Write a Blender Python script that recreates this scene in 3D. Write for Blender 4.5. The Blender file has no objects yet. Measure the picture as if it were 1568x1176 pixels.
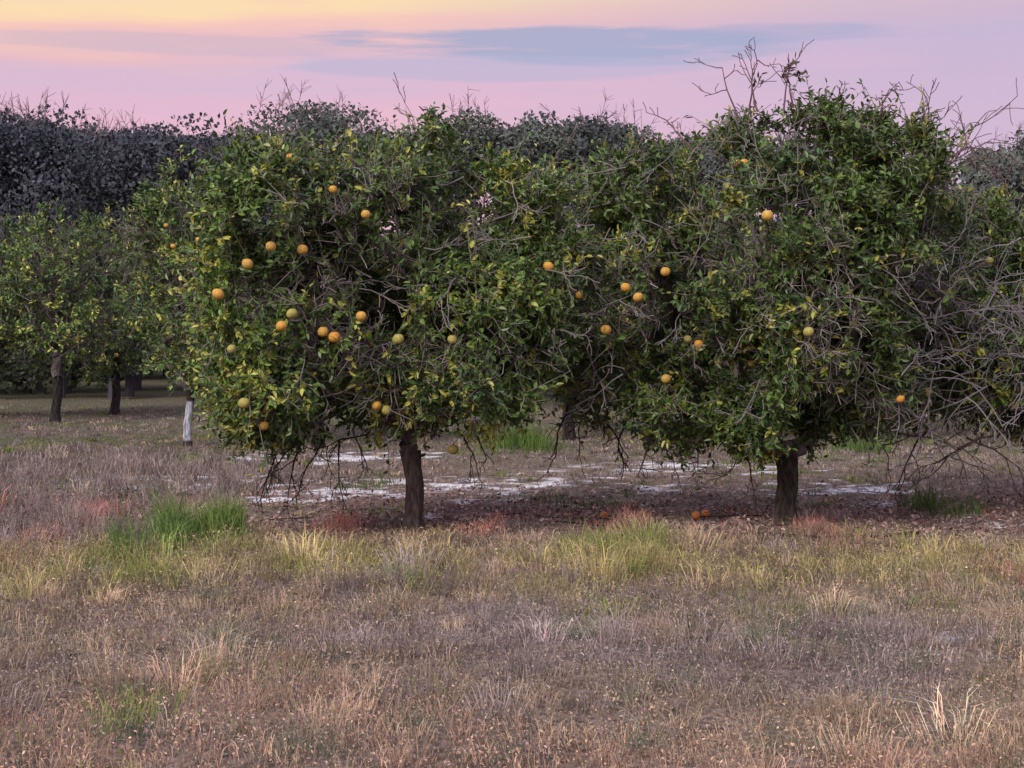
import bpy, math, numpy as np
from mathutils import Vector
scene=bpy.context.scene
F=2520.0; CH=2.5; HY=500.0
def S(r,g,b):
    c=np.array([r,g,b],float)/255
    return np.where(c<=0.04045,c/12.92,((c+0.055)/1.055)**2.4)
def W(px,py,d): return np.array([(px-784)/F*d,d,CH-(py-HY)/F*d])
def hsh(*a,seed=0):
    h=np.full(a[0].shape,seed*2654435761+12345,dtype=np.int64)
    for v,k in zip(a,(73856093,19349663,83492791)): h^=(v.astype(np.int64)*k)
    h&=0xffffffff
    h=((h^(h>>16))*0x45d9f3b)&0xffffffff
    h=((h^(h>>16))*0x45d9f3b)&0xffffffff
    h=h^(h>>16)
    return h/4294967296.0
def vn2(x,y,seed=0):
    ix=np.floor(x);iy=np.floor(y);fx=x-ix;fy=y-iy
    fx=fx*fx*(3-2*fx);fy=fy*fy*(3-2*fy)
    a=hsh(ix,iy,seed=seed);b=hsh(ix+1,iy,seed=seed);c=hsh(ix,iy+1,seed=seed);d=hsh(ix+1,iy+1,seed=seed)
    return (a*(1-fx)+b*fx)*(1-fy)+(c*(1-fx)+d*fx)*fy
def fb2(x,y,seed=0,o=3):
    s=0;a=1;t=0
    for i in range(o):
        s=s+a*vn2(x*2**i,y*2**i,seed+i*7);t+=a;a*=.5
    return s/t
def vn3(p,seed=0):
    i=np.floor(p);f=p-i;f=f*f*(3-2*f);r=0
    for dx in(0,1):
        for dy in(0,1):
            for dz in(0,1):
                w=(f[:,0] if dx else 1-f[:,0])*(f[:,1] if dy else 1-f[:,1])*(f[:,2] if dz else 1-f[:,2])
                r=r+w*hsh(i[:,0]+dx,i[:,1]+dy,i[:,2]+dz,seed=seed)
    return r
def nrm(v): return v/(np.linalg.norm(v,axis=-1,keepdims=True)+1e-9)
def rdir(rng,n): return nrm(rng.normal(size=(n,3)))

class MB:
    def __init__(s): s.v=[];s.c=[];s.f=[];s.n=0
    def add(s,v,c,faces):
        s.v.append(v);s.c.append(c)
        for f in faces: s.f.append(f+s.n)
        s.n+=len(v)
    def obj(s,name,mat,parent=None,smooth=False):
        me=bpy.data.meshes.new(name)
        v=np.concatenate(s.v).astype(np.float32);c=np.concatenate(s.c).astype(np.float32)
        me.vertices.add(len(v));me.vertices.foreach_set("co",v.ravel())
        li=np.concatenate([f.ravel() for f in s.f]).astype(np.int32)
        tot=np.concatenate([np.full(len(f),f.shape[1]) for f in s.f])
        st=np.concatenate([[0],np.cumsum(tot)[:-1]]).astype(np.int32)
        me.loops.add(len(li));me.loops.foreach_set("vertex_index",li)
        me.polygons.add(len(st));me.polygons.foreach_set("loop_start",st)
        me.polygons.foreach_set("use_smooth",np.full(len(st),smooth))
        at=me.attributes.new("col",'FLOAT_COLOR','POINT')
        at.data.foreach_set("color",np.concatenate([np.clip(c,0,1),np.ones((len(c),1),np.float32)],1).ravel())
        me.update(calc_edges=True)
        me.materials.append(mat)
        o=bpy.data.objects.new(name,me);scene.collection.objects.link(o)
        if parent: o.parent=parent
        return o
def empty(name,loc=(0,0,0)):
    e=bpy.data.objects.new(name,None);scene.collection.objects.link(e);e.location=loc;e.empty_display_size=.3
    return e
def frame(d):
    up=np.where(np.abs(d[:,2:3])>.9,np.array([[1.,0,0]]),np.array([[0,0,1.]]))
    a=nrm(np.cross(d,up));b=np.cross(d,a);return a,b
def tubes(mb,P0,P1,R0,R1,C,k=4):
    n=len(P0)
    if n==0:return
    d=nrm(P1-P0);a,b=frame(d)
    t=np.arange(k)/k*2*np.pi
    ring=a[:,None]*np.cos(t)[None,:,None]+b[:,None]*np.sin(t)[None,:,None]
    v0=P0[:,None]+ring*R0[:,None,None];v1=P1[:,None]+ring*R1[:,None,None]
    v=np.concatenate([v0,v1],1).reshape(-1,3)
    i=np.arange(k);q=np.stack([i,(i+1)%k,(i+1)%k+k,i+k],1)
    f=(q[None]+(np.arange(n)*2*k)[:,None,None]).reshape(-1,4)
    mb.add(v,np.repeat(C,2*k,axis=0),[f])
def leaves(mb,P,D,N,L,Wd,C,fold=.35,simple=False):
    n=len(P)
    if n==0:return
    s=nrm(np.cross(D,N));N=np.cross(s,D)
    L=L[:,None];Wd=Wd[:,None]
    if simple:
        m=P+D*L*.5
        v=np.stack([P,m+s*Wd*.5+N*Wd*fold*.5,P+D*L,m-s*Wd*.5+N*Wd*fold*.5],1).reshape(-1,3)
        b=np.arange(n)[:,None]*4
        mb.add(v,np.repeat(C,4,axis=0),[b+np.array([[0,1,2,3]])])
        return
    bend=-N*L*.12
    l1=P+D*L*.28+s*Wd*.46+N*Wd*fold*.46;l2=P+D*L*.7+s*Wd*.38+N*Wd*fold*.38+bend*.6
    r1=P+D*L*.28-s*Wd*.46+N*Wd*fold*.46;r2=P+D*L*.7-s*Wd*.38+N*Wd*fold*.38+bend*.6
    tip=P+D*L+bend*1.5
    v=np.stack([P,l1,l2,tip,r2,r1],1).reshape(-1,3)
    b=np.arange(n)[:,None]*6
    mb.add(v,np.repeat(C,6,axis=0),[b+np.array([[0,1,2,3]]),b+np.array([[3,4,5,0]])])

# ---------------- materials
def attr_mat(name,rough,spec=0.,trans=0.,bump=0.,bscale=30):
    m=bpy.data.materials.new(name);m.use_nodes=True;nt=m.node_tree;N=nt.nodes;Lk=nt.links
    out=N["Material Output"]
    if spec>0: p=N["Principled BSDF"]
    else:
        N.remove(N["Principled BSDF"]);p=N.new("ShaderNodeBsdfDiffuse")
    a=N.new("ShaderNodeAttribute");a.attribute_name="col"
    p.inputs["Roughness"].default_value=rough
    if spec>0:p.inputs["Specular IOR Level"].default_value=spec
    src=a.outputs["Color"]
    if bump>0:
        tc=N.new("ShaderNodeTexCoord");nz=N.new("ShaderNodeTexNoise");nz.inputs["Scale"].default_value=bscale;nz.inputs["Detail"].default_value=6
        mp=N.new("ShaderNodeMapping");mp.inputs["Scale"].default_value=(1,1,.35)
        Lk.new(tc.outputs["Object"],mp.inputs[0]);Lk.new(mp.outputs[0],nz.inputs["Vector"])
        bp=N.new("ShaderNodeBump");bp.inputs["Strength"].default_value=bump;bp.inputs["Distance"].default_value=.03
        Lk.new(nz.outputs["Fac"],bp.inputs["Height"]);Lk.new(bp.outputs[0],p.inputs["Normal"])
        mr=N.new("ShaderNodeMapRange");mr.inputs[1].default_value=.35;mr.inputs[2].default_value=.65;mr.inputs[3].default_value=.55;mr.inputs[4].default_value=1.45
        Lk.new(nz.outputs["Fac"],mr.inputs[0])
        mx=N.new("ShaderNodeVectorMath");mx.operation='SCALE'
        Lk.new(src,mx.inputs[0]);Lk.new(mr.outputs[0],mx.inputs["Scale"]);src=mx.outputs[0]
    Lk.new(src,p.inputs["Base Color" if spec>0 else "Color"])
    sh=p.outputs[0]
    if trans>0:
        t=N.new("ShaderNodeBsdfTranslucent");Lk.new(src,t.inputs["Color"])
        ms=N.new("ShaderNodeMixShader");ms.inputs[0].default_value=trans
        Lk.new(sh,ms.inputs[1]);Lk.new(t.outputs[0],ms.inputs[2]);sh=ms.outputs[0]
    Lk.new(sh,out.inputs[0])
    return m
M_leaf=attr_mat("citrus_leaf",.42,.5,.1)
M_leafbg=attr_mat("citrus_leaf_grove",.5,.4)
M_wood=attr_mat("citrus_bark",.9,0,0,.8,22)
M_twig=attr_mat("twig",.9)
M_far=attr_mat("distant_foliage",.9)
M_grass=attr_mat("grass_blades",.8)
M_litter=attr_mat("leaf_litter",.8)
M_ground=attr_mat("soil",.95,0,0,.9,14)
M_orange=attr_mat("orange_peel",.6,.25,0,.12,150)

# ---------------- ground
SAND=[(240,742,26,100,9),(150,738,26,70,8),(520,752,0,150,7),(700,742,0,130,7),(840,738,0,90,7),(1290,748,0,100,8),(1380,770,0,60,5),
 (300,735,0,120,7),(285,842,0,25,8),(1480,990,0,36,8),(680,790,0,60,5),(1520,800,0,60,5),(470,700,0,160,5),(1050,718,0,150,5),(400,765,0,120,4),(800,765,0,120,4),(1000,745,0,80,4),(900,800,0,70,4)]
def sandmask(x,y):
    d=np.maximum(y,1.);px=784+x/d*F;py=HY+CH*F/d
    m=np.zeros_like(x)
    for s in SAND:
        dc=CH*F/(s[1]-HY);xc=(s[0]-784)/F*dc;rx=s[3]/F*dc;ry=max(dc-CH*F/(s[1]+s[4]-HY),.15)*1.4
        q=((x-xc)/rx)**2+((y-dc)/ry)**2
        m=np.maximum(m,np.exp(-q*1.1))
    n=fb2(x*2.8,y*3.8,5,5)
    return np.clip((m*.95+(n-.5)*4.6-.62)*1.6,0,1)*(m>.06)*np.where(y<16,.5,1)
def hgt(x,y):
    near=np.clip(1-np.abs(y)/200,0,1)
    return ((fb2(x*.35+9,y*.35,2,3)-.5)*.22+(fb2(x*1.7,y*1.7,12,2)-.5)*.08)*near
gx=np.concatenate([-np.geomspace(1500,15.2,40),np.linspace(-15,15,420),np.geomspace(15.2,1500,40)])
gy=np.concatenate([np.linspace(-150,3.8,25),np.linspace(4,48,520),np.geomspace(48.3,3000,50)])
X,Y=np.meshgrid(gx,gy);x=X.ravel();y=Y.ravel()
n1=fb2(x*.8,y*.8,21,4)[:,None];n2=fb2(x*5,y*5,22,3)[:,None]
c=S(84,72,66)*(1-n1)+S(124,108,100)*n1
under=np.exp(-((y-22)/2.6)**2)[:,None]
c=c*(1-under*.7)+S(118,100,96)*under*.7
c=c*(.5+1.0*n2)
far=np.clip((y-26)/10,0,1)[:,None]
c=c*(1-far*.8)+(S(104,94,84)*(1-n1)+S(66,78,50)*n1)*far*.8
sm=sandmask(x,y)[:,None]
c=c*(1-sm)+S(196,192,196)*(.6+.6*n2)*sm
mb=MB();nx=len(gx);ny=len(gy)
ii,jj=np.meshgrid(np.arange(nx-1),np.arange(ny-1));a=(jj*nx+ii).ravel()
mb.add(np.stack([x,y,hgt(x,y)],1),c,[np.stack([a,a+1,a+1+nx,a+nx],1)])
mb.obj("ground",M_ground,smooth=True)

# ---------------- trees
LG=[S(60,88,44),S(84,112,48),S(110,134,60),S(150,160,68),S(46,68,42),S(182,176,84)]
def grow(base,fork,lobes,N,seed,trunk_r,path_w=.28):
    rng=np.random.default_rng(seed)
    lob=np.array(lobes);vol=lob[:,3]*lob[:,4]*lob[:,5];vol/=vol.sum()
    M=N*3
    k=rng.choice(len(lob),M,p=vol);r=rng.random(M)**(1/4.5)
    p=lob[k,:3]+rdir(rng,M)*r[:,None]*lob[k,3:]
    p=p[vn3(p*1.45+seed,seed)>.405] if N>500 else p
    p=p[p[:,2]>base[2]+.75][:N]
    o=np.argsort(np.linalg.norm((p-fork)*[1,1,.8],axis=1)+rng.normal(0,.15,len(p)));p=p[o]
    tr=[]
    nt_=6
    for i in range(nt_):
        t=i/(nt_-1);q=base*(1-t)+fork*t
        q=q+np.array([math.sin(t*5+seed)*.035,math.cos(t*4+seed)*.03,0])*math.sin(t*math.pi)
        tr.append(q)
    pos=np.zeros((len(p)+nt_,3));pos[:nt_]=tr
    par=np.full(len(pos),-1);par[1:nt_]=np.arange(nt_-1)
    pl=np.zeros(len(pos));pl[:nt_-1]=99
    n=nt_
    for q in p:
        d=np.linalg.norm(pos[:n]-q,axis=1);cst=d**1.25+path_w*pl[:n];j=int(np.argmin(cst))
        pos[n]=q;par[n]=j;pl[n]=pl[j]+d[j];n+=1
    a=np.full(n,.0)
    e=2.2
    leafr=.006
    for i in range(n-1,-1,-1):
        a[i]+=leafr**e
        if par[i]>=0:a[par[i]]+=a[i]
    R=a**(1/e);R=R*trunk_r/R[nt_-1]
    R=np.maximum(R,.005);R[:nt_]=np.linspace(trunk_r*1.12,trunk_r*.95,nt_)
    return pos,par,R,nt_,rng
def depth_in(p,lob):
    q=(p[:,None]-lob[None,:,:3])/lob[None,:,3:]
    return (1-np.linalg.norm(q,axis=2)).max(1)
def make_tree(name,base,fork,lobes,N,seed,trunk_r,twn=5,lpt=7,lL=.088,oranges=(),simple=False,bright=1.,bark=S(84,74,72),wrap=None,sparse=0.,extra=None,yellow=.0,fo=.08):
    lob=np.array(lobes)
    pos,par,R,nt_,rng=grow(np.array(base),np.array(fork),lobes,N,seed,trunk_r)
    n=len(pos)
    root=empty(name,(0,0,0))
    wb=MB()
    idx=np.arange(nt_,n);P0=pos[par[idx]];P1=pos[idx]
    R1=R[idx];R0=np.minimum(R[par[idx]],R1*1.35)
    ln=np.linalg.norm(P1-P0,axis=1)
    m1=P0*.6+P1*.4+rng.normal(0,1,P0.shape)*(ln*.09)[:,None]-np.array([0,0,1])*(ln*.03)[:,None]
    Rm=(R0+R1)/2
    g=rng.random((len(idx),1))
    C=(bark*(1-g)+S(138,130,128)*g)*np.where(R1>.03,.8,1.)[:,None]
    big=R1>.018
    for msk,k in((big,8),(~big,4)):
        tubes(wb,P0[msk],m1[msk],R0[msk],Rm[msk],C[msk],k);tubes(wb,m1[msk],P1[msk],Rm[msk],R1[msk],C[msk],k)
    K=20;rings=[];tt=np.linspace(0,1,22);ang=np.arange(K)/K*2*np.pi
    tp=pos[:nt_]
    for t in tt:
        s=t*(nt_-1);i=min(int(s),nt_-2);q=tp[i]*(1-(s-i))+tp[i+1]*(s-i)
        rr=trunk_r*(1.0+.45*math.exp(-t*9)+.18*max(0,t-.8)/.2)*(1+.09*np.sin(ang*3+seed+t*2)+.06*np.sin(ang*5+t*4)+.05*rng.normal(size=K)*.5)
        rings.append(np.stack([q[0]+rr*np.cos(ang),q[1]+rr*np.sin(ang),np.full(K,q[2]-(.08 if t==0 else 0))],1))
    v=np.concatenate(rings);a_=np.arange(K);q4=np.stack([a_,(a_+1)%K,(a_+1)%K+K,a_+K],1)
    f=(q4[None]+(np.arange(21)*K)[:,None,None]).reshape(-1,4)
    cc=np.tile(bark,(len(v),1))*.95
    if wrap is not None:
        zz=v[:,2]-base[2];w=((zz>wrap[0])&(zz<wrap[1]))[:,None];cc=np.where(w,S(180,182,194),cc)
    wb.add(v,cc,[f])
    wb.obj("trunk_and_branches",M_wood,root,True)
    dep=depth_in(pos,lob)
    cen=lob[:,:3].mean(0)
    tn=np.arange(nt_,n)
    w=np.repeat(tn,twn)
    outw=nrm(pos[w]-cen)
    td=nrm(outw*.55+rdir(rng,len(w))*.8+np.array([0,0,.22]))
    tl=rng.uniform(.12,.36,len(w))
    long_=rng.random(len(w))<.08;tl=np.where(long_&(dep[w]<.25),tl*2.0,tl)
    T0=pos[w];T1=T0+td*tl[:,None]
    tb=MB();g=rng.random((len(w),1))
    Tm=(T0+T1)/2+rng.normal(0,.025,T0.shape)
    tcol=S(84,76,68)*(1-g)+S(168,160,156)*g
    rr=np.full(len(w),.006)
    tubes(tb,T0,Tm,rr,rr*.8,tcol,3);tubes(tb,Tm,T1,rr*.8,rr*.5,tcol,3)
    lf=MB()
    leafy=vn3(pos*1.35+31+seed,seed+3)+.35*vn3(pos*3.7,seed+4)
    thr=.59+sparse
    keep=((leafy[w]>thr)&(dep[w]<.5))|(rng.random(len(w))<max(.04,.20*(1-sparse*3)))
    kw=np.nonzero(keep)[0]
    li=np.repeat(kw,lpt);t=np.tile(np.linspace(.15,1.02,lpt),len(kw))
    m=len(li)
    P=T0[li]*(1-t[:,None])+T1[li]*t[:,None]
    outl=nrm(P-cen)
    D=nrm(td[li]*.6+rdir(rng,m)*.9+outl*.15+np.array([0,0,.05]))
    Nn=nrm(outl*.7+np.array([0,0,.75])+rdir(rng,m)*.75)
    L=lL*rng.uniform(.55,1.3,m);Wd=L*rng.uniform(.42,.58,m)
    u=rng.random(m);cl=vn3(P*2.2+5,seed+9);yl=vn3(P*1.3+70,seed+12);tw=rng.random(len(w))[li]
    mix=np.clip(cl*1.1+(u-.5)*.7,0,1)[:,None]
    base_c=LG[0]*(1-mix)+LG[2]*mix
    dk=(tw<.25)[:,None];base_c=np.where(dk,base_c*.6+LG[4]*.3,base_c)
    ymask=((yl+yellow>.60)&(tw>.66)&(dep[w][li]<.35))|(tw>.92)
    base_c=np.where(ymask[:,None],LG[3]*(1-u[:,None])+LG[5]*u[:,None],base_c)
    big3=vn3(P*.9+11,seed+20)[:,None]
    base_c*=rng.uniform(.65,1.35,(m,1))*bright*(.65+.7*big3)
    ok=np.ones(m,bool)
    OR=[]
    cam=np.array([0,0,CH])
    for(px,py) in oranges:
        dr=nrm(W(px,py,10.)-cam);best=None
        for l in lob:
            oc=(cam-l[:3])/l[3:];dd=dr/l[3:]
            A=dd@dd;B=oc@dd;Cq=oc@oc-1;disc=B*B-A*Cq
            if disc>0:
                tq=(-B-math.sqrt(disc))/A
                if best is None or tq<best:best=tq
        if best is None:best=base[1]/dr[1]-.2
        o_=cam+dr*(best-fo);OR.append(o_)
        ok&=np.linalg.norm(P+D*L[:,None]*.5-o_-np.array([0,-.08,0]),axis=1)>.115
    sel=np.nonzero(ok)[0]
    leaves(lf,P[sel],D[sel],Nn[sel],L[sel],Wd[sel],base_c[sel],simple=simple)
    if extra: extra(tb,lf,rng,pos)
    tb.obj("twigs",M_twig,root);lf.obj("foliage",M_leafbg if simple else M_leaf,root)
    if OR:
        ob=MB();K=18;J=12
        ph=np.linspace(0,np.pi,J+1);th=np.arange(K)/K*2*np.pi
        rad=(1-.10*np.exp(-(ph/.35)**2)-.04*np.exp(-((np.pi-ph)/.3)**2))
        for o_ in OR:
            r=rng.uniform(.046,.066)
            v=np.stack([np.outer(np.sin(ph)*rad,np.cos(th)),np.outer(np.sin(ph)*rad,np.sin(th)),np.outer(np.cos(ph)*rad*.95,np.ones(K))],2).reshape(-1,3)*r
            ax=rng.normal(0,.08,2);v[:,0]+=v[:,2]*ax[0]
            u=rng.random();c0=S(210,150,64)*(1-u)+S(200,166,88)*u
            if rng.random()<.25:c0=S(170,158,88)
            cc=np.tile(c0,(len(v),1))
            a_=np.arange(K);q=np.stack([a_,a_+K,(a_+1)%K+K,(a_+1)%K],1);f=(q[None]+(np.arange(J)*K)[:,None,None]).reshape(-1,4)
            ob.add(v+o_,cc,[f])
            j=np.argmin(np.linalg.norm(pos-o_-np.array([0,0,.25]),axis=1))
            top=o_+np.array([0,0,r*.85])
            tubes(ob,top[None],pos[j][None],np.array([.004]),np.array([.005]),S(80,90,50)[None],4)
        ob.obj("oranges",M_orange,root,True)
    return root
def lobes_px(lst,d,seed,ry=1.5):
    rng=np.random.default_rng(seed);o=[]
    s=d/F
    for i,(px,py,rx,rz) in enumerate(lst):
        c=W(px,py,d);o.append([c[0],d+rng.uniform(-.75,.75),c[2],rx*s,ry*(.55+.4*rx/130),rz*s])
    return o
def bare_branch(mb,p,d,L,r,rng,depth=0,droop=0.,col=S(120,112,112)):
    n=5;q=np.array(p,float);dr=nrm(np.array(d,float))
    P=[q.copy()]
    for i in range(n):
        dr=nrm(dr+rng.normal(0,.22,3)+np.array([0,0,-droop*.25]))
        q=q+dr*L/n;P.append(q.copy())
        if depth<2 and i>0 and rng.random()<.75:
            bare_branch(mb,q,dr+rng.normal(0,.6,3),L*rng.uniform(.3,.6),r*.55,rng,depth+1,droop,col)
    P=np.array(P);rr=np.linspace(r,r*.35,n+1);rr=np.maximum(rr,.0045)
    g=rng.uniform(.6,1.25)
    tubes(mb,P[:-1],P[1:],rr[:-1],rr[1:],np.tile(col*g,(n,1)),5)

dL=19.57
lobL=lobes_px([(445,345,110,98),(590,335,115,92),(740,345,110,85),(662,240,34,48),(420,470,105,105),(575,490,140,120),(740,480,130,110),(445,600,100,70),(605,595,105,62),(725,580,95,70),(400,268,40,44),(490,262,48,38),(805,300,52,42),(850,410,50,80),(360,560,50,60),(565,258,42,32),(740,262,42,30),(620,285,60,48),(335,430,42,60)],dL,3,1.6)
def exL(tb,lf,rng,pos):
    for(px,py,dx,dz,L) in [(440,670,-.6,-.3,.7),(500,690,-.3,-.8,.8),(540,680,.1,-1,.5),(460,700,-.7,-.2,.6),(700,680,.6,-.6,.6),(430,690,.1,-1,1.0),(730,690,.3,-1,.3),(520,700,-.2,-1,.6),(470,690,-.3,-1,.9),(580,690,-1,.1,.8)]:
        bare_branch(tb,W(px,py-25,dL+rng.uniform(-1,.6)),(dx,rng.normal(0,.3),dz),L,.014,rng,0,.5,S(74,66,62))
    for i in range(70):
        px=rng.uniform(380,880);py=rng.uniform(250,600)
        bare_branch(tb,W(px,py,dL-rng.uniform(.8,1.45)),(rng.normal(0,1),rng.normal(-.1,.3),rng.normal(0,.6)),rng.uniform(.3,.8),.008,rng,0,0,S(142,134,130))
make_tree("orange_tree",W(636,822,dL)*[1,1,0],W(628,690,dL),lobL,2300,11,.108,twn=6,lpt=9,lL=.082,extra=exL,yellow=.03,
  oranges=[(446,243),(560,328),(415,377),(379,404),(463,382),(447,480),(431,499),(495,508),(512,516),(553,484),(610,519),(355,534),(374,617),(404,652),(577,621),(592,628),(693,520),(694,688),(334,450),(840,408),(510,290)])
dR=20.3
lobR=lobes_px([(975,295,78,70),(1120,275,85,72),(1240,250,95,68),(1355,270,70,66),(1180,350,135,95),(955,450,88,95),(1085,460,115,110),(1225,490,110,110),(1340,420,95,100),(925,590,68,68),(1035,620,95,62),(1190,620,98,70),(1305,590,80,72),(1160,198,38,30),(1315,205,50,26),(1245,192,45,22),(1400,300,42,48)],dR,5,1.6)
def exR(tb,lf,rng,pos):
    for(px,py,dx,dz,L) in [(1130,165,-.3,1,.7),(1160,150,.0,1,.6),(1200,150,.1,1,.6),(1215,145,.3,1,.5),(1150,160,-.5,1,.8),(1310,180,.5,1,.6),(1360,200,.6,.9,.7),(1430,260,.7,.9,1.1),(1440,250,.9,.8,1.1),(1400,240,.5,1,.9),(1345,175,.1,1,.5),(1270,160,.3,1,.4),(1060,210,-.4,1,.5),(1440,250,1,.3,.7),(1420,270,.6,1,1.2),(1380,210,.2,1,.6),(1450,280,.8,.8,1.2)]:
        bare_branch(tb,W(px,py+20,dR+rng.uniform(-.4,.4)),(dx,rng.normal(0,.2),dz),L*1.0,.014,rng,0,0,S(124,98,102))
    for(px,py,dx,dz,L) in [(900,640,-.5,-.5,.6),(960,660,-.2,-.9,.7),(880,630,.3,-.8,.6),(1060,680,.2,-1,.5),(1130,680,.2,-1,.8),(1300,670,.9,-.3,1.2),(1350,670,1,-.2,1.2),(1420,680,1,-.1,1),(1000,690,-.2,-.8,.5),(1130,690,.4,-.8,.9),(1370,670,.1,-1,.3),(930,670,.6,-.6,.5),(870,640,-.2,-.9,.7),(980,680,.5,-.8,.7)]:
        bare_branch(tb,W(px,py-20,dR+rng.uniform(-1,.6)),(dx,rng.normal(0,.3),dz),L,.015,rng,0,.3,S(78,68,64))
    for i in range(75):
        px=rng.uniform(880,1440);py=rng.uniform(220,600)
        bare_branch(tb,W(px,py,dR-rng.uniform(.8,1.5)),(rng.normal(0,1),rng.normal(-.1,.3),rng.normal(0,.6)),rng.uniform(.3,.9),.008,rng,0,0,S(136,128,128))
    for(px,py) in [(1205,110),(1225,118),(1160,125),(1215,100),(1400,190),(1410,180)]:
        n=9;P=np.tile(W(px,py,dR),(n,1))+rng.normal(0,.04,(n,3));D=nrm(rdir(rng,n)+[0,0,.7])
        leaves(lf,P,D,rdir(rng,n),np.full(n,.09),np.full(n,.045),np.tile(S(80,78,56),(n,1)))
make_tree("orange_tree",W(1207,812,dR)*[1,1,0],W(1203,690,dR),lobR,2300,23,.13,twn=6,lpt=9,lL=.084,bright=.88,extra=exR,bark=S(74,68,62),yellow=-.03,fo=.16,
  oranges=[(1019,416),(1053,519),(1070,527),(1100,553),(1150,556),(1020,580),(1175,330),(1329,299),(1127,250),(1140,250),(1379,611),(1238,508),(888,452),(977,455),(928,505),(958,440)])
dN=21.3
lobN=lobes_px([(1400,430,95,100),(1500,390,100,90),(1620,370,110,100),(1450,560,115,95),(1580,560,125,105),(1720,450,115,120),(1740,580,95,95),(1530,480,105,100),(1860,480,105,110)],dN,8,1.6)
def exN(tb,lf,rng,pos):
    for i in range(75):
        px=rng.uniform(1290,1680);py=rng.uniform(350,620)
        bare_branch(tb,W(px,py,dN-rng.uniform(.7,1.6)),(rng.normal(-.5,.8),rng.normal(-.1,.3),rng.normal(.1,.5)),rng.uniform(.4,1.1),.010,rng,0,.1,S(136,130,134))
    for(px,py,dx,dz,L) in [(1420,660,-.7,-.5,.9),(1480,670,.7,-.4,.9),(1540,660,-1,-.4,1.),(1500,670,-1,-.2,.9)]:
        bare_branch(tb,W(px,py,dN-.5),(dx,0,dz),L,.016,rng,0,.3,S(78,68,64))
make_tree("orange_tree",W(1690,800,dN)*[1,1,0],W(1680,690,dN),lobN,1700,37,.13,twn=6,lpt=9,lL=.084,bright=.9,extra=exN,sparse=.04,oranges=[(1515,399),(1420,600)])

def std_lobes(cx,cy,w,h,seed,zb=1.0):
    rng=np.random.default_rng(seed);o=[]
    for i in range(11):
        a=rng.uniform(0,2*np.pi);rr=rng.uniform(.2,.62)*w
        z=rng.uniform(zb+.8,h-1.1)
        tap=1-.35*max(0,(z-h*.5)/(h*.5))
        o.append([cx+math.cos(a)*rr*tap,cy+math.sin(a)*rr*tap,z,w*.42,w*.42,rng.uniform(.75,1.05)])
    o.append([cx,cy,h*.58,w*.6,w*.6,h*.3]);o.append([cx,cy,h-1.0,w*.4,w*.4,.95])
    return o
def bg_tree(px,d,w,h,seed,N=800,or_=0,wrap=None,bright=.9,yellow=0.,lpt=6,twn=4,tr=.12):
    b=np.array([(px-784)/F*d,d,0.]);fk=b+np.array([.05,0,1.15])
    lb=std_lobes(b[0],d,w,h,seed)
    rng=np.random.default_rng(seed)
    ol=[]
    for i in range(or_):
        l=lb[rng.integers(len(lb))];dd=l[1];ol.append((784+(l[0]+rng.uniform(-.5,.5)*l[3])/dd*F,HY-(l[2]+rng.uniform(-.5,.5)*l[5]-CH)/dd*F))
    return make_tree("orange_tree",b,fk,lb,N,seed,tr,twn=twn,lpt=lpt,lL=.12,simple=True,oranges=ol,wrap=wrap,bright=bright,yellow=yellow,bark=S(66,58,58))
bg_tree(288,35,2.3,6.1,41,1300,6,wrap=(.1,.9),yellow=.08,bright=1.0,tr=.08)
bg_tree(85,43,2.4,5.7,42,800,0,bright=1.15)
bg_tree(175,47,2.4,5.9,43,800,2,bright=1.)
bg_tree(-20,45,2.4,5.8,44,800,0,bright=1.15)
bg_tree(485,34,2.2,5.2,45,600)
bg_tree(870,37,2.6,5.5,46,800,2,bright=.8)
bg_tree(1090,36,2.3,5.2,47,600)
bg_tree(700,50,2.6,5.6,50,500)
bg_tree(1330,36,2.4,5.3,48,700,2)
bg_tree(1560,36,2.5,5.6,49,800,3)
bg_tree(1800,36,2.5,5.5,51,400)
bg_tree(-200,42,2.5,5.5,52,400)

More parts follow.
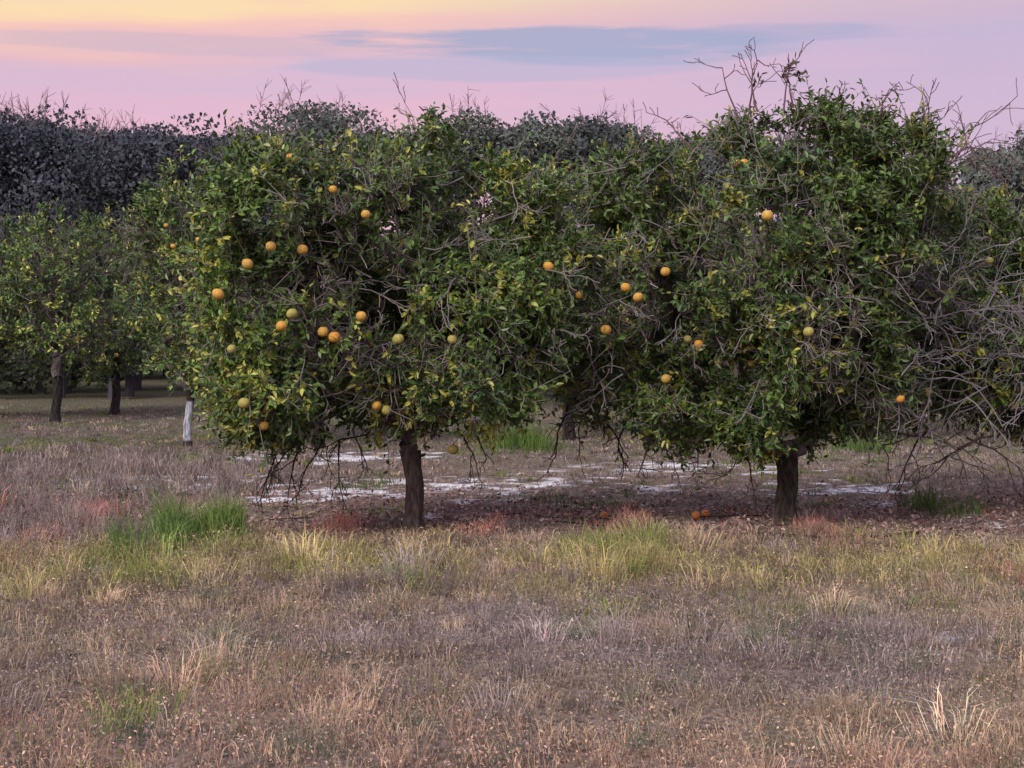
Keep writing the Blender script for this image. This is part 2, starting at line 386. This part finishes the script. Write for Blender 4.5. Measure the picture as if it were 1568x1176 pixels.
# ---------------- distant woods
def woods(d,pts,x0,x1,step,seed,cdark,clite,nf,fs=.36,var=.9,twigs=5,zlow=1.2,R=(1.2,2.4),rows=2,mb=None,tw_p=.5):
    rng=np.random.default_rng(seed);mb=mb or MB()
    pxs=[p[0] for p in pts];pys=[p[1] for p in pts]
    x=x0
    while x<x1:
        px=784+x/d*F;top=CH-(np.interp(px,pxs,pys)-HY)/F*d+rng.normal(-.2,var)*.6
        treec=rng.uniform(.9,1.12)
        for row in range(rows):
            yy=d+row*4.5+rng.uniform(-2,2);H=top*(1.0 if row==0 else (d+5)/d)-(0 if row==0 else rng.uniform(.5,1.3))
            xx=x+rng.uniform(-1.2,1.2)
            lb=[]
            for i in range(13 if row==0 else 8):
                r=rng.uniform(*R);rz=r*rng.uniform(.6,.85)
                z=rng.uniform(min(zlow,H*.4),max(H-rz,zlow+.1)) if i>2 else H-rz-abs(rng.normal(0,.5))
                lb.append([xx+rng.uniform(-2.,2.)*(step/2.4)**.5,yy+rng.uniform(-1.5,1.5),z,r,r,rz])
            lb=np.array(lb);n=nf if row==0 else nf//3
            k=rng.integers(0,len(lb),n);dr=rdir(rng,n);dr[:,1]-=.25;dr[:,2]+=.15;dr=nrm(dr)
            if row==0: P=lb[k,:3]+dr*lb[k,3:]*(rng.random(n)**.3*1.1)[:,None]
            else: P=lb[k,:3]+dr*lb[k,3:]*(rng.random(n)**.5*.85)[:,None]
            P=P[P[:,2]>0];n=len(P)
            g=vn3(P*.45,seed)[:,None];g2=vn3(P*1.6,seed+1)[:,None]
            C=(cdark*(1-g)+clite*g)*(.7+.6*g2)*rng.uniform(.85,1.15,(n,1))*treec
            L=rng.uniform(.6,1.3,n)*fs*(1 if row==0 else 2.2)
            leaves(mb,P,rdir(rng,n),nrm(rdir(rng,n)+[0,-.3,.6]),L,L*.7,C,simple=True)
            tubes(mb,np.array([[xx,yy,0]]),np.array([[xx+.2,yy,H*.7]]),np.array([.18]),np.array([.1]),S(90,84,92)[None],6)
            if rng.random()<tw_p and twigs:
                nb=twigs;B=np.stack([xx+rng.normal(0,1.,nb),yy+rng.normal(-.5,1,nb),H-rng.uniform(.7,1.5,nb)],1)
                dd=nrm(rng.normal(0,.35,(nb,3))+[0,0,1]);Lb=rng.uniform(.8,2.1,nb)[:,None]*(H/14)
                tc_=np.tile(S(138,118,122),(nb,1))
                tubes(mb,B,B+dd*Lb,np.full(nb,.025),np.full(nb,.012),tc_,3)
                for _ in range(7):
                    f=rng.uniform(.3,.9,(nb,1));b2=B+dd*Lb*f;d2=nrm(dd+rng.normal(0,.6,(nb,3)));tubes(mb,b2,b2+d2*Lb*.35,np.full(nb,.016),np.full(nb,.009),tc_,3)
        x+=step*rng.uniform(.8,1.2)
    return mb
sky_pts=[(-900,150),(0,165),(50,178),(90,172),(130,168),(160,184),(200,172),(250,168),(290,174),(325,190),(350,225),(900,245)]
woods(76,sky_pts,-50,-13.0,1.9,71,S(78,82,92),S(110,114,120),6500,.23,.5,twigs=8).obj("distant_oak_woods",M_far)  # aerial haze is painted into these bluish-grey leaf colours, no volume
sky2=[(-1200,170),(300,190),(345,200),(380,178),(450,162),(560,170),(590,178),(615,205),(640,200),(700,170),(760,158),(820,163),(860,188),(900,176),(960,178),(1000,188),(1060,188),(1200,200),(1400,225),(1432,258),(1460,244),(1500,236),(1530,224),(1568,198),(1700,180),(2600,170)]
woods(98,sky2,-48,50,2.3,72,S(82,88,92),S(122,128,118),5200,.28,.7,twigs=7).obj("distant_oak_woods",M_far)  # farther row, haze likewise put into its greyed leaf colours
grv=[(-3000,345),(0,330),(300,335),(800,350),(1500,340),(4000,340)]
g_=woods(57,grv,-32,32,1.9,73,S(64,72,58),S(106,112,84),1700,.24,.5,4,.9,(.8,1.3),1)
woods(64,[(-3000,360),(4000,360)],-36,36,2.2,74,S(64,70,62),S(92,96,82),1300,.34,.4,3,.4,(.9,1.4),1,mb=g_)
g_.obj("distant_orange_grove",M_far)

# ---------------- grass
rng=np.random.default_rng(5)
mb=MB()
def blades(x,y,H,Wd,lean,C,z=None):
    n=len(x);z=hgt(x,y) if z is None else z
    P=np.stack([x,y,z-.01],1)
    a=rng.uniform(0,2*np.pi,n);s=np.stack([np.cos(a),np.sin(a)*.6,np.zeros(n)],1)*(Wd/2)[:,None]
    up=np.array([[0,0,1.]])
    ll=np.linalg.norm(lean,axis=1);lean=lean/np.maximum(1,ll/1.1)[:,None];ll=np.minimum(ll,1.1)
    m=P+up*(H*.55)[:,None]+lean*(H*.25)[:,None];t=P+up*(H*(1-.4*ll))[:,None]+lean*(H*.85)[:,None]
    v=np.stack([P-s,P+s,m+s*.85,m-s*.85,t],1).reshape(-1,3)
    b=np.arange(n)[:,None]*5
    mb.add(v,np.repeat(C,5,axis=0),[b+np.array([[0,1,2,3]]),b+np.array([[3,2,4]])])
def jit(n,s): 
    l=rng.normal(0,s,(n,3));l[:,2]=0;return l
def zone(x,y):
    n=len(x);na=fb2(x*.45,y*.45,31,3);nb=fb2(x*1.3,y*1.3,32,3);nc=fb2(x*.7+50,y*.5,33,3);nd=fb2(x*2.6,y*2.6,35,3)
    u=rng.random(n)[:,None]
    tan=S(198,176,150)*(1-u)+S(132,110,96)*u
    pur=S(124,108,108)*(1-u)+S(180,164,160)*u
    pink=S(218,184,160)*(1-u)+S(152,120,106)*u
    straw=S(200,184,132)*(1-u)+S(144,134,90)*u
    grn=S(116,134,72)*(1-u)+S(154,162,94)*u
    red=S(184,126,120)*(1-u)+S(132,94,90)*u
    yb=y+ (na-.5)*3
    c=tan.copy()
    def mx(c,d,w): w=np.clip(w,0,1)[:,None];pick=(rng.random(n)[:,None]<w);return np.where(pick,d,c)
    pw=np.exp(-((yb-13.0)/1.9)**2)*np.exp(-((x-.6)/3.6)**2)*1.1+(nc-.45)*1.4
    c=mx(c,pur,pw)
    c=mx(c,pink,(11.0-yb)/2.5+(nb-.5)*1.2)
    c=mx(c,S(122,124,106)*(1-u)+S(94,96,82)*u,(nd-.58)*4*(y<16))
    gw=np.exp(-((yb-17.0)/1.5)**2)
    c=mx(c,straw,gw*.7);c=mx(c,grn,gw*(.03+(nb-.47)*1.5)+(nb-.66)*2.0*(y<19))
    uw=np.clip((yb-18.8)/1.2,0,1)
    c=mx(c,pur*.9,uw*.8);c=mx(c,red,uw*np.clip((nb-.45)*3,0,.6)*(y<24));c=mx(c,grn*.7,uw*np.clip((nc-.52)*3,0,.8)*(y>21))
    c=c*(.55+.9*nd)[:,None]
    h=.03+.10*nb+.11*nd
    h=h+gw*.08
    lw=np.clip((-x-3.4)/1.2,0,1)*np.clip((y-17.5)/1.5,0,1)*np.clip((34-y)/5,0,1)
    c=mx(c,S(172,156,150)*(1-u)+S(116,102,98)*u,lw*.7);h=h*(1-lw)+.27*lw*(.6+.8*nb)
    h=np.where((y>19.5)&(lw<.2),h*.6,h)
    den=np.where((y>19)&(y<26)&(lw<.3),.4,1.)*np.clip(.2+nd*1.5,0,1)
    den=den*(1-sandmask(x,y)*.9)
    return c,h,den
def scatter(n,y0,y1,pw=1.):
    t=rng.random(n)
    y=(y0**(2-pw)+t*(y1**(2-pw)-y0**(2-pw)))**(1/(2-pw)) if pw!=2 else y0*(y1/y0)**t
    x=rng.uniform(-1,1,n)*(.36*y+1.8)
    return x,y
x,y=scatter(120000,7.5,56,1.75);c,h,den=zone(x,y)
k=rng.random(len(x))<den;x,y,c,h=x[k],y[k],c[k],h[k];n=len(x)
wd=np.clip(.0045*y/10,.0045,.016)*rng.uniform(.7,1.5,n)
blades(x,y,h*rng.uniform(.35,1.2,n),wd,jit(n,.8),c*rng.uniform(.55,1.35,(n,1)))
def tufts(n,y0,y1,pw,nb_,sp,hm,s0,s1,thr=None,cm=1.):
    tx,ty=scatter(n,y0,y1,pw)
    if thr is not None:
        kk=fb2(tx*.9,ty*.9,77,3)>thr;tx,ty=tx[kk],ty[kk]
    sz=rng.uniform(s0,s1,len(tx));tj=np.repeat(sz,nb_);tc=np.repeat(rng.uniform(.6,1.35,len(tx)),nb_)*cm
    X_=np.repeat(tx,nb_);Y_=np.repeat(ty,nb_)
    c,h,den=zone(tx,ty);c=np.repeat(c,nb_,0);h=np.repeat(h,nb_);k=np.repeat((rng.random(len(tx))<den),nb_)
    n=len(X_);off=rng.normal(0,sp,(n,2))*tj[:,None];X2=X_+off[:,0];Y2=Y_+off[:,1]
    ln=np.stack([off[:,0],off[:,1],np.zeros(n)],1)*(.5/sp)+jit(n,.45)
    wd=np.clip(.0045*Y_/10,.0045,.016)*rng.uniform(.7,1.4,n)
    blades(X2[k],Y2[k],(h*hm*tj*rng.uniform(.5,1.4,n))[k],wd[k],ln[k],(c*(tc*rng.uniform(.6,1.35,n))[:,None])[k])
tufts(9500,7.5,50,1.7,19,.05,1.,.5,1.6)
tufts(900,7.5,21,1.5,80,.09,1.5,.6,1.4,.48,1.1)
# fluffy seed heads and small weed leaves give the fine frizzy texture
x,y=scatter(170000,7.5,26,1.6);c,h,den=zone(x,y);k=rng.random(len(x))<den*np.where(y>19,.4,1);x,y,c,h=x[k],y[k],c[k],h[k];n=len(x)
P=np.stack([x,y,hgt(x,y)+h*rng.uniform(.1,1.15,n)],1)
L=rng.uniform(.012,.034,n);leaves(mb,P,rdir(rng,n),rdir(rng,n),L,L*.45,c*rng.uniform(.55,1.4,(n,1)),simple=True)
mb.obj("dry_grass",M_grass)
mb=MB()
def clump(px,py,wpx,n,H,c0,c1,name=None,deep=.5):
    d=CH*F/(py-HY);cx=(px-784)/F*d;sx=wpx/F*d
    n=int(n*.7)
    x=cx+rng.normal(0,sx*.5,n);y=d+rng.normal(0,deep,n)
    kk=fb2(x*2.2,y*2.2,91,3)>.42;x,y=x[kk],y[kk];n=len(x)
    u=rng.random((n,1));C=(c0*(1-u)+c1*u)*rng.uniform(.5,1.3,(n,1))
    hh=H*rng.uniform(.35,1.1,n)*np.exp(-((x-cx)/(sx*1.3))**2)*(.3+1.2*fb2(x*4,y*4,8,2))
    blades(x,y,hh,np.full(n,.0075*d/18),jit(n,.5),C)
clump(235,845,55,6500,.85,S(84,116,66),S(136,158,94),deep=.35)
clump(335,830,50,4600,.75,S(104,134,70),S(148,168,98),deep=.3)
clump(130,870,80,1600,.28,S(110,130,74),S(150,152,92),deep=.4)
clump(200,895,90,1500,.28,S(126,138,78),S(165,158,98),deep=.3)
clump(800,690,60,1200,.75,S(84,112,56),S(120,140,76))
clump(560,745,60,500,.3,S(84,112,56),S(110,130,76))
clump(1440,785,45,1400,.6,S(88,112,66),S(120,136,84))
clump(1320,690,60,700,.5,S(84,112,56),S(110,130,76))
clump(870,770,120,1000,.2,S(84,112,62),S(116,136,80))
clump(940,855,110,2400,.42,S(120,138,74),S(160,162,98),deep=.5)
clump(1200,935,150,1400,.22,S(116,126,82),S(146,146,96),deep=.7)
clump(1400,880,120,900,.28,S(100,118,72),S(146,146,96),deep=.5)
clump(480,870,170,1800,.3,S(130,138,74),S(170,164,98),deep=.5)
mb.obj("green_weeds",M_grass)
mb=MB()
for(px,py,w,n,H) in [(960,815,55,1700,.4),(150,795,60,1500,.42),(1260,825,50,700,.26),(740,812,45,700,.26),(60,830,60,600,.36),(520,812,50,700,.24),(1540,880,60,400,.25)]:
    clump(px,py,w,n,H,S(190,126,118),S(216,162,146))
mb.obj("red_grass",M_grass)
mb=MB();n=32000
x=rng.uniform(-11,11,n);y=rng.normal(21.3,2.2,n)
k=(rng.random(n)>sandmask(x,y)*.5)&(y>17.8)&(rng.random(n)<fb2(x*1.2,y*1.2,61,3)*1.4);x,y=x[k],y[k];n=len(x)
u=rng.random((n,1));C=(S(98,74,70)*(1-u)+S(196,168,162)*u)*rng.uniform(.4,1.4,(n,1))
P=np.stack([x,y,hgt(x,y)+rng.uniform(.005,.06,n)],1);L=rng.uniform(.04,.095,n)
leaves(mb,P,nrm(rdir(rng,n)*[1,1,.5]),nrm(rdir(rng,n)*.9+[0,0,1]),L,L*.5,C,simple=True)
mb.obj("leaf_litter",M_litter)
mb=MB()
for(px,py,dx,L,r) in [(1120,832,1,1.4,.02),(1250,828,1,1.3,.02),(1000,820,1,.8,.01),(700,800,1,.9,.01),(480,800,-1,.7,.01),(850,815,1,.8,.01),(820,800,1,1.2,.01),(1060,800,1,1.,.01)]:
    d=CH*F/(py-HY);p=W(px,py,d)+[0,0,.04];q=p.copy();P=[q.copy()];dr=np.array([dx,0.,0.])
    for i in range(8):
        dr=nrm(dr+rng.normal(0,.15,3)*[1,1,.1]);q=q+dr*L/8;P.append(q.copy())
    P=np.array(P);P[:,2]=hgt(P[:,0],P[:,1])+.05
    tubes(mb,P[:-1],P[1:],np.full(8,r),np.full(8,r*.9),np.tile(S(62,52,50),(8,1)),6)
mb.obj("fallen_branches",M_wood)
for i,(px,py) in enumerate([(925,795),(1080,797),(1066,800)]):
    d=CH*F/(py-HY);p=W(px,py,d);ob=MB();K=16;J=10;ph=np.linspace(0,np.pi,J+1);th=np.arange(K)/K*2*np.pi
    rad=1-.12*np.exp(-(ph/.35)**2)
    v=np.stack([np.outer(np.sin(ph)*rad,np.cos(th)),np.outer(np.sin(ph)*rad,np.sin(th)),np.outer(np.cos(ph)*rad*.94,np.ones(K))],2).reshape(-1,3)*.055
    v=v[:,[0,2,1]];a_=np.arange(K);q=np.stack([a_,a_+K,(a_+1)%K+K,(a_+1)%K],1);f=(q[None]+(np.arange(J)*K)[:,None,None]).reshape(-1,4)
    p[2]=float(hgt(np.array([p[0]]),np.array([p[1]]))[0])+.06
    ob.add(v+p,np.tile(S(200,120,60),(len(v),1)),[f]);ob.obj("fallen_orange",M_orange,None,True)

# ---------------- sky
w=bpy.data.worlds.new("World");scene.world=w;w.use_nodes=True;nt=w.node_tree;N=nt.nodes;Lk=nt.links
N.clear()
out=N.new("ShaderNodeOutputWorld");tc=N.new("ShaderNodeTexCoord");sp=N.new("ShaderNodeSeparateXYZ")
Lk.new(tc.outputs["Generated"],sp.inputs[0])
def math_(op,a,b=None,c=None,clamp=False):
    m=N.new("ShaderNodeMath");m.operation=op;m.use_clamp=clamp
    for i,v in enumerate((a,b,c)):
        if v is None:continue
        if isinstance(v,(int,float)):m.inputs[i].default_value=v
        else:Lk.new(v,m.inputs[i])
    return m.outputs[0]
mp=N.new("ShaderNodeMapping");mp.inputs["Scale"].default_value=(5,5,55);mp.inputs["Rotation"].default_value=(0,.03,0)
Lk.new(tc.outputs["Generated"],mp.inputs[0])
nz=N.new("ShaderNodeTexNoise");nz.inputs["Scale"].default_value=1.;nz.inputs["Detail"].default_value=5;nz.inputs["Roughness"].default_value=.55
Lk.new(mp.outputs[0],nz.inputs["Vector"])
nn=math_('SUBTRACT',nz.outputs["Fac"],.5)
z=sp.outputs["Z"];xx=sp.outputs["X"]
zw=math_('ADD',z,math_('MULTIPLY',nn,.05))
zw=math_('SUBTRACT',zw,math_('MULTIPLY',xx,.055))
def ramp(fac,st):
    r=N.new("ShaderNodeValToRGB");e=r.color_ramp.elements
    while len(e)<len(st):e.new(.5)
    for el,(p,c) in zip(e,st):
        el.position=p;el.color=(*c,1)
    Lk.new(fac,r.inputs[0]);return r.outputs[0]
col=ramp(zw,[(0,S(215,165,180)),(.11,S(240,184,202)),(.14,S(228,182,204)),(.158,S(216,184,208)),(.172,S(232,186,194)),(.186,S(248,198,184)),(.20,S(255,222,172)),(.25,S(240,208,200)),(.4,S(205,205,220)),(1,S(185,195,220))])
mr=N.new("ShaderNodeMapRange");mr.inputs[1].default_value=-.08;mr.inputs[2].default_value=.25;Lk.new(math_('ADD',xx,math_('MULTIPLY',nn,.3)),mr.inputs[0])
def mixc(f,a,b):
    m=N.new("ShaderNodeMix");m.data_type='RGBA'
    Lk.new(f,m.inputs[0])
    for i,v in((6,a),(7,b)):
        if isinstance(v,np.ndarray):m.inputs[i].default_value=(*v,1)
        else:Lk.new(v,m.inputs[i])
    return m.outputs[2]
col=mixc(math_('MULTIPLY',mr.outputs[0],.65),col,S(188,176,208))
def cloud(az,el,ra,re,amt,c,edge=1.6):
    q=math_('ADD',math_('POWER',math_('DIVIDE',math_('SUBTRACT',xx,az),ra),2.),math_('POWER',math_('DIVIDE',math_('SUBTRACT',z,el),re),2.))
    f=math_('SUBTRACT',1.,math_('ADD',q,math_('MULTIPLY',nn,edge)));f=math_('MULTIPLY',f,1.6,clamp=True)
    return mixc(math_('MULTIPLY',f,amt),col,c)
col=cloud(.04,.169,.13,.010,.85,S(162,168,200),6)
col=cloud(.17,.174,.10,.006,.6,S(168,168,200),5)
col=cloud(-.02,.155,.12,.008,.55,S(182,178,208),5)
col=cloud(-.22,.165,.14,.006,.4,S(196,178,196),5)
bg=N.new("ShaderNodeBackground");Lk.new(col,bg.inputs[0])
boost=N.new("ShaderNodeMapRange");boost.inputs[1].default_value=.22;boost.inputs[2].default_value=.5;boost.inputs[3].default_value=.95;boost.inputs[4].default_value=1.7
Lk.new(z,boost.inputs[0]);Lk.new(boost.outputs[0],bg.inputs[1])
sky=N.new("ShaderNodeTexSky");sky.sky_type='NISHITA';sky.sun_disc=False
SE=math.radians(34);SA=math.radians(212)
sky.sun_elevation=SE;sky.sun_rotation=SA
bg2=N.new("ShaderNodeBackground");Lk.new(sky.outputs[0],bg2.inputs[0]);bg2.inputs[1].default_value=.01
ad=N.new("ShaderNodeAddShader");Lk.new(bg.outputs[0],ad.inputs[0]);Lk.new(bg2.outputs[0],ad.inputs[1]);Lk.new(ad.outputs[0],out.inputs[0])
sl=bpy.data.lights.new("sun","SUN");sl.energy=2.3;sl.angle=math.radians(16);sl.color=(1,.91,.8)
so=bpy.data.objects.new("sun",sl);scene.collection.objects.link(so)
dv=Vector((math.sin(SA)*math.cos(SE),math.cos(SA)*math.cos(SE),math.sin(SE)))
so.rotation_euler=dv.to_track_quat('Z','Y').to_euler();so.location=(-8,-10,20)
cd=bpy.data.cameras.new("camera");co=bpy.data.objects.new("camera",cd);scene.collection.objects.link(co)
co.location=(0,0,CH);co.rotation_euler=(math.radians(90),0,0)
cd.sensor_width=36;cd.lens=F/1568*36;cd.shift_y=-88/1568;cd.clip_end=6000;cd.clip_start=.1
scene.camera=co
scene.view_settings.view_transform='Standard';scene.view_settings.look='None';scene.view_settings.exposure=0
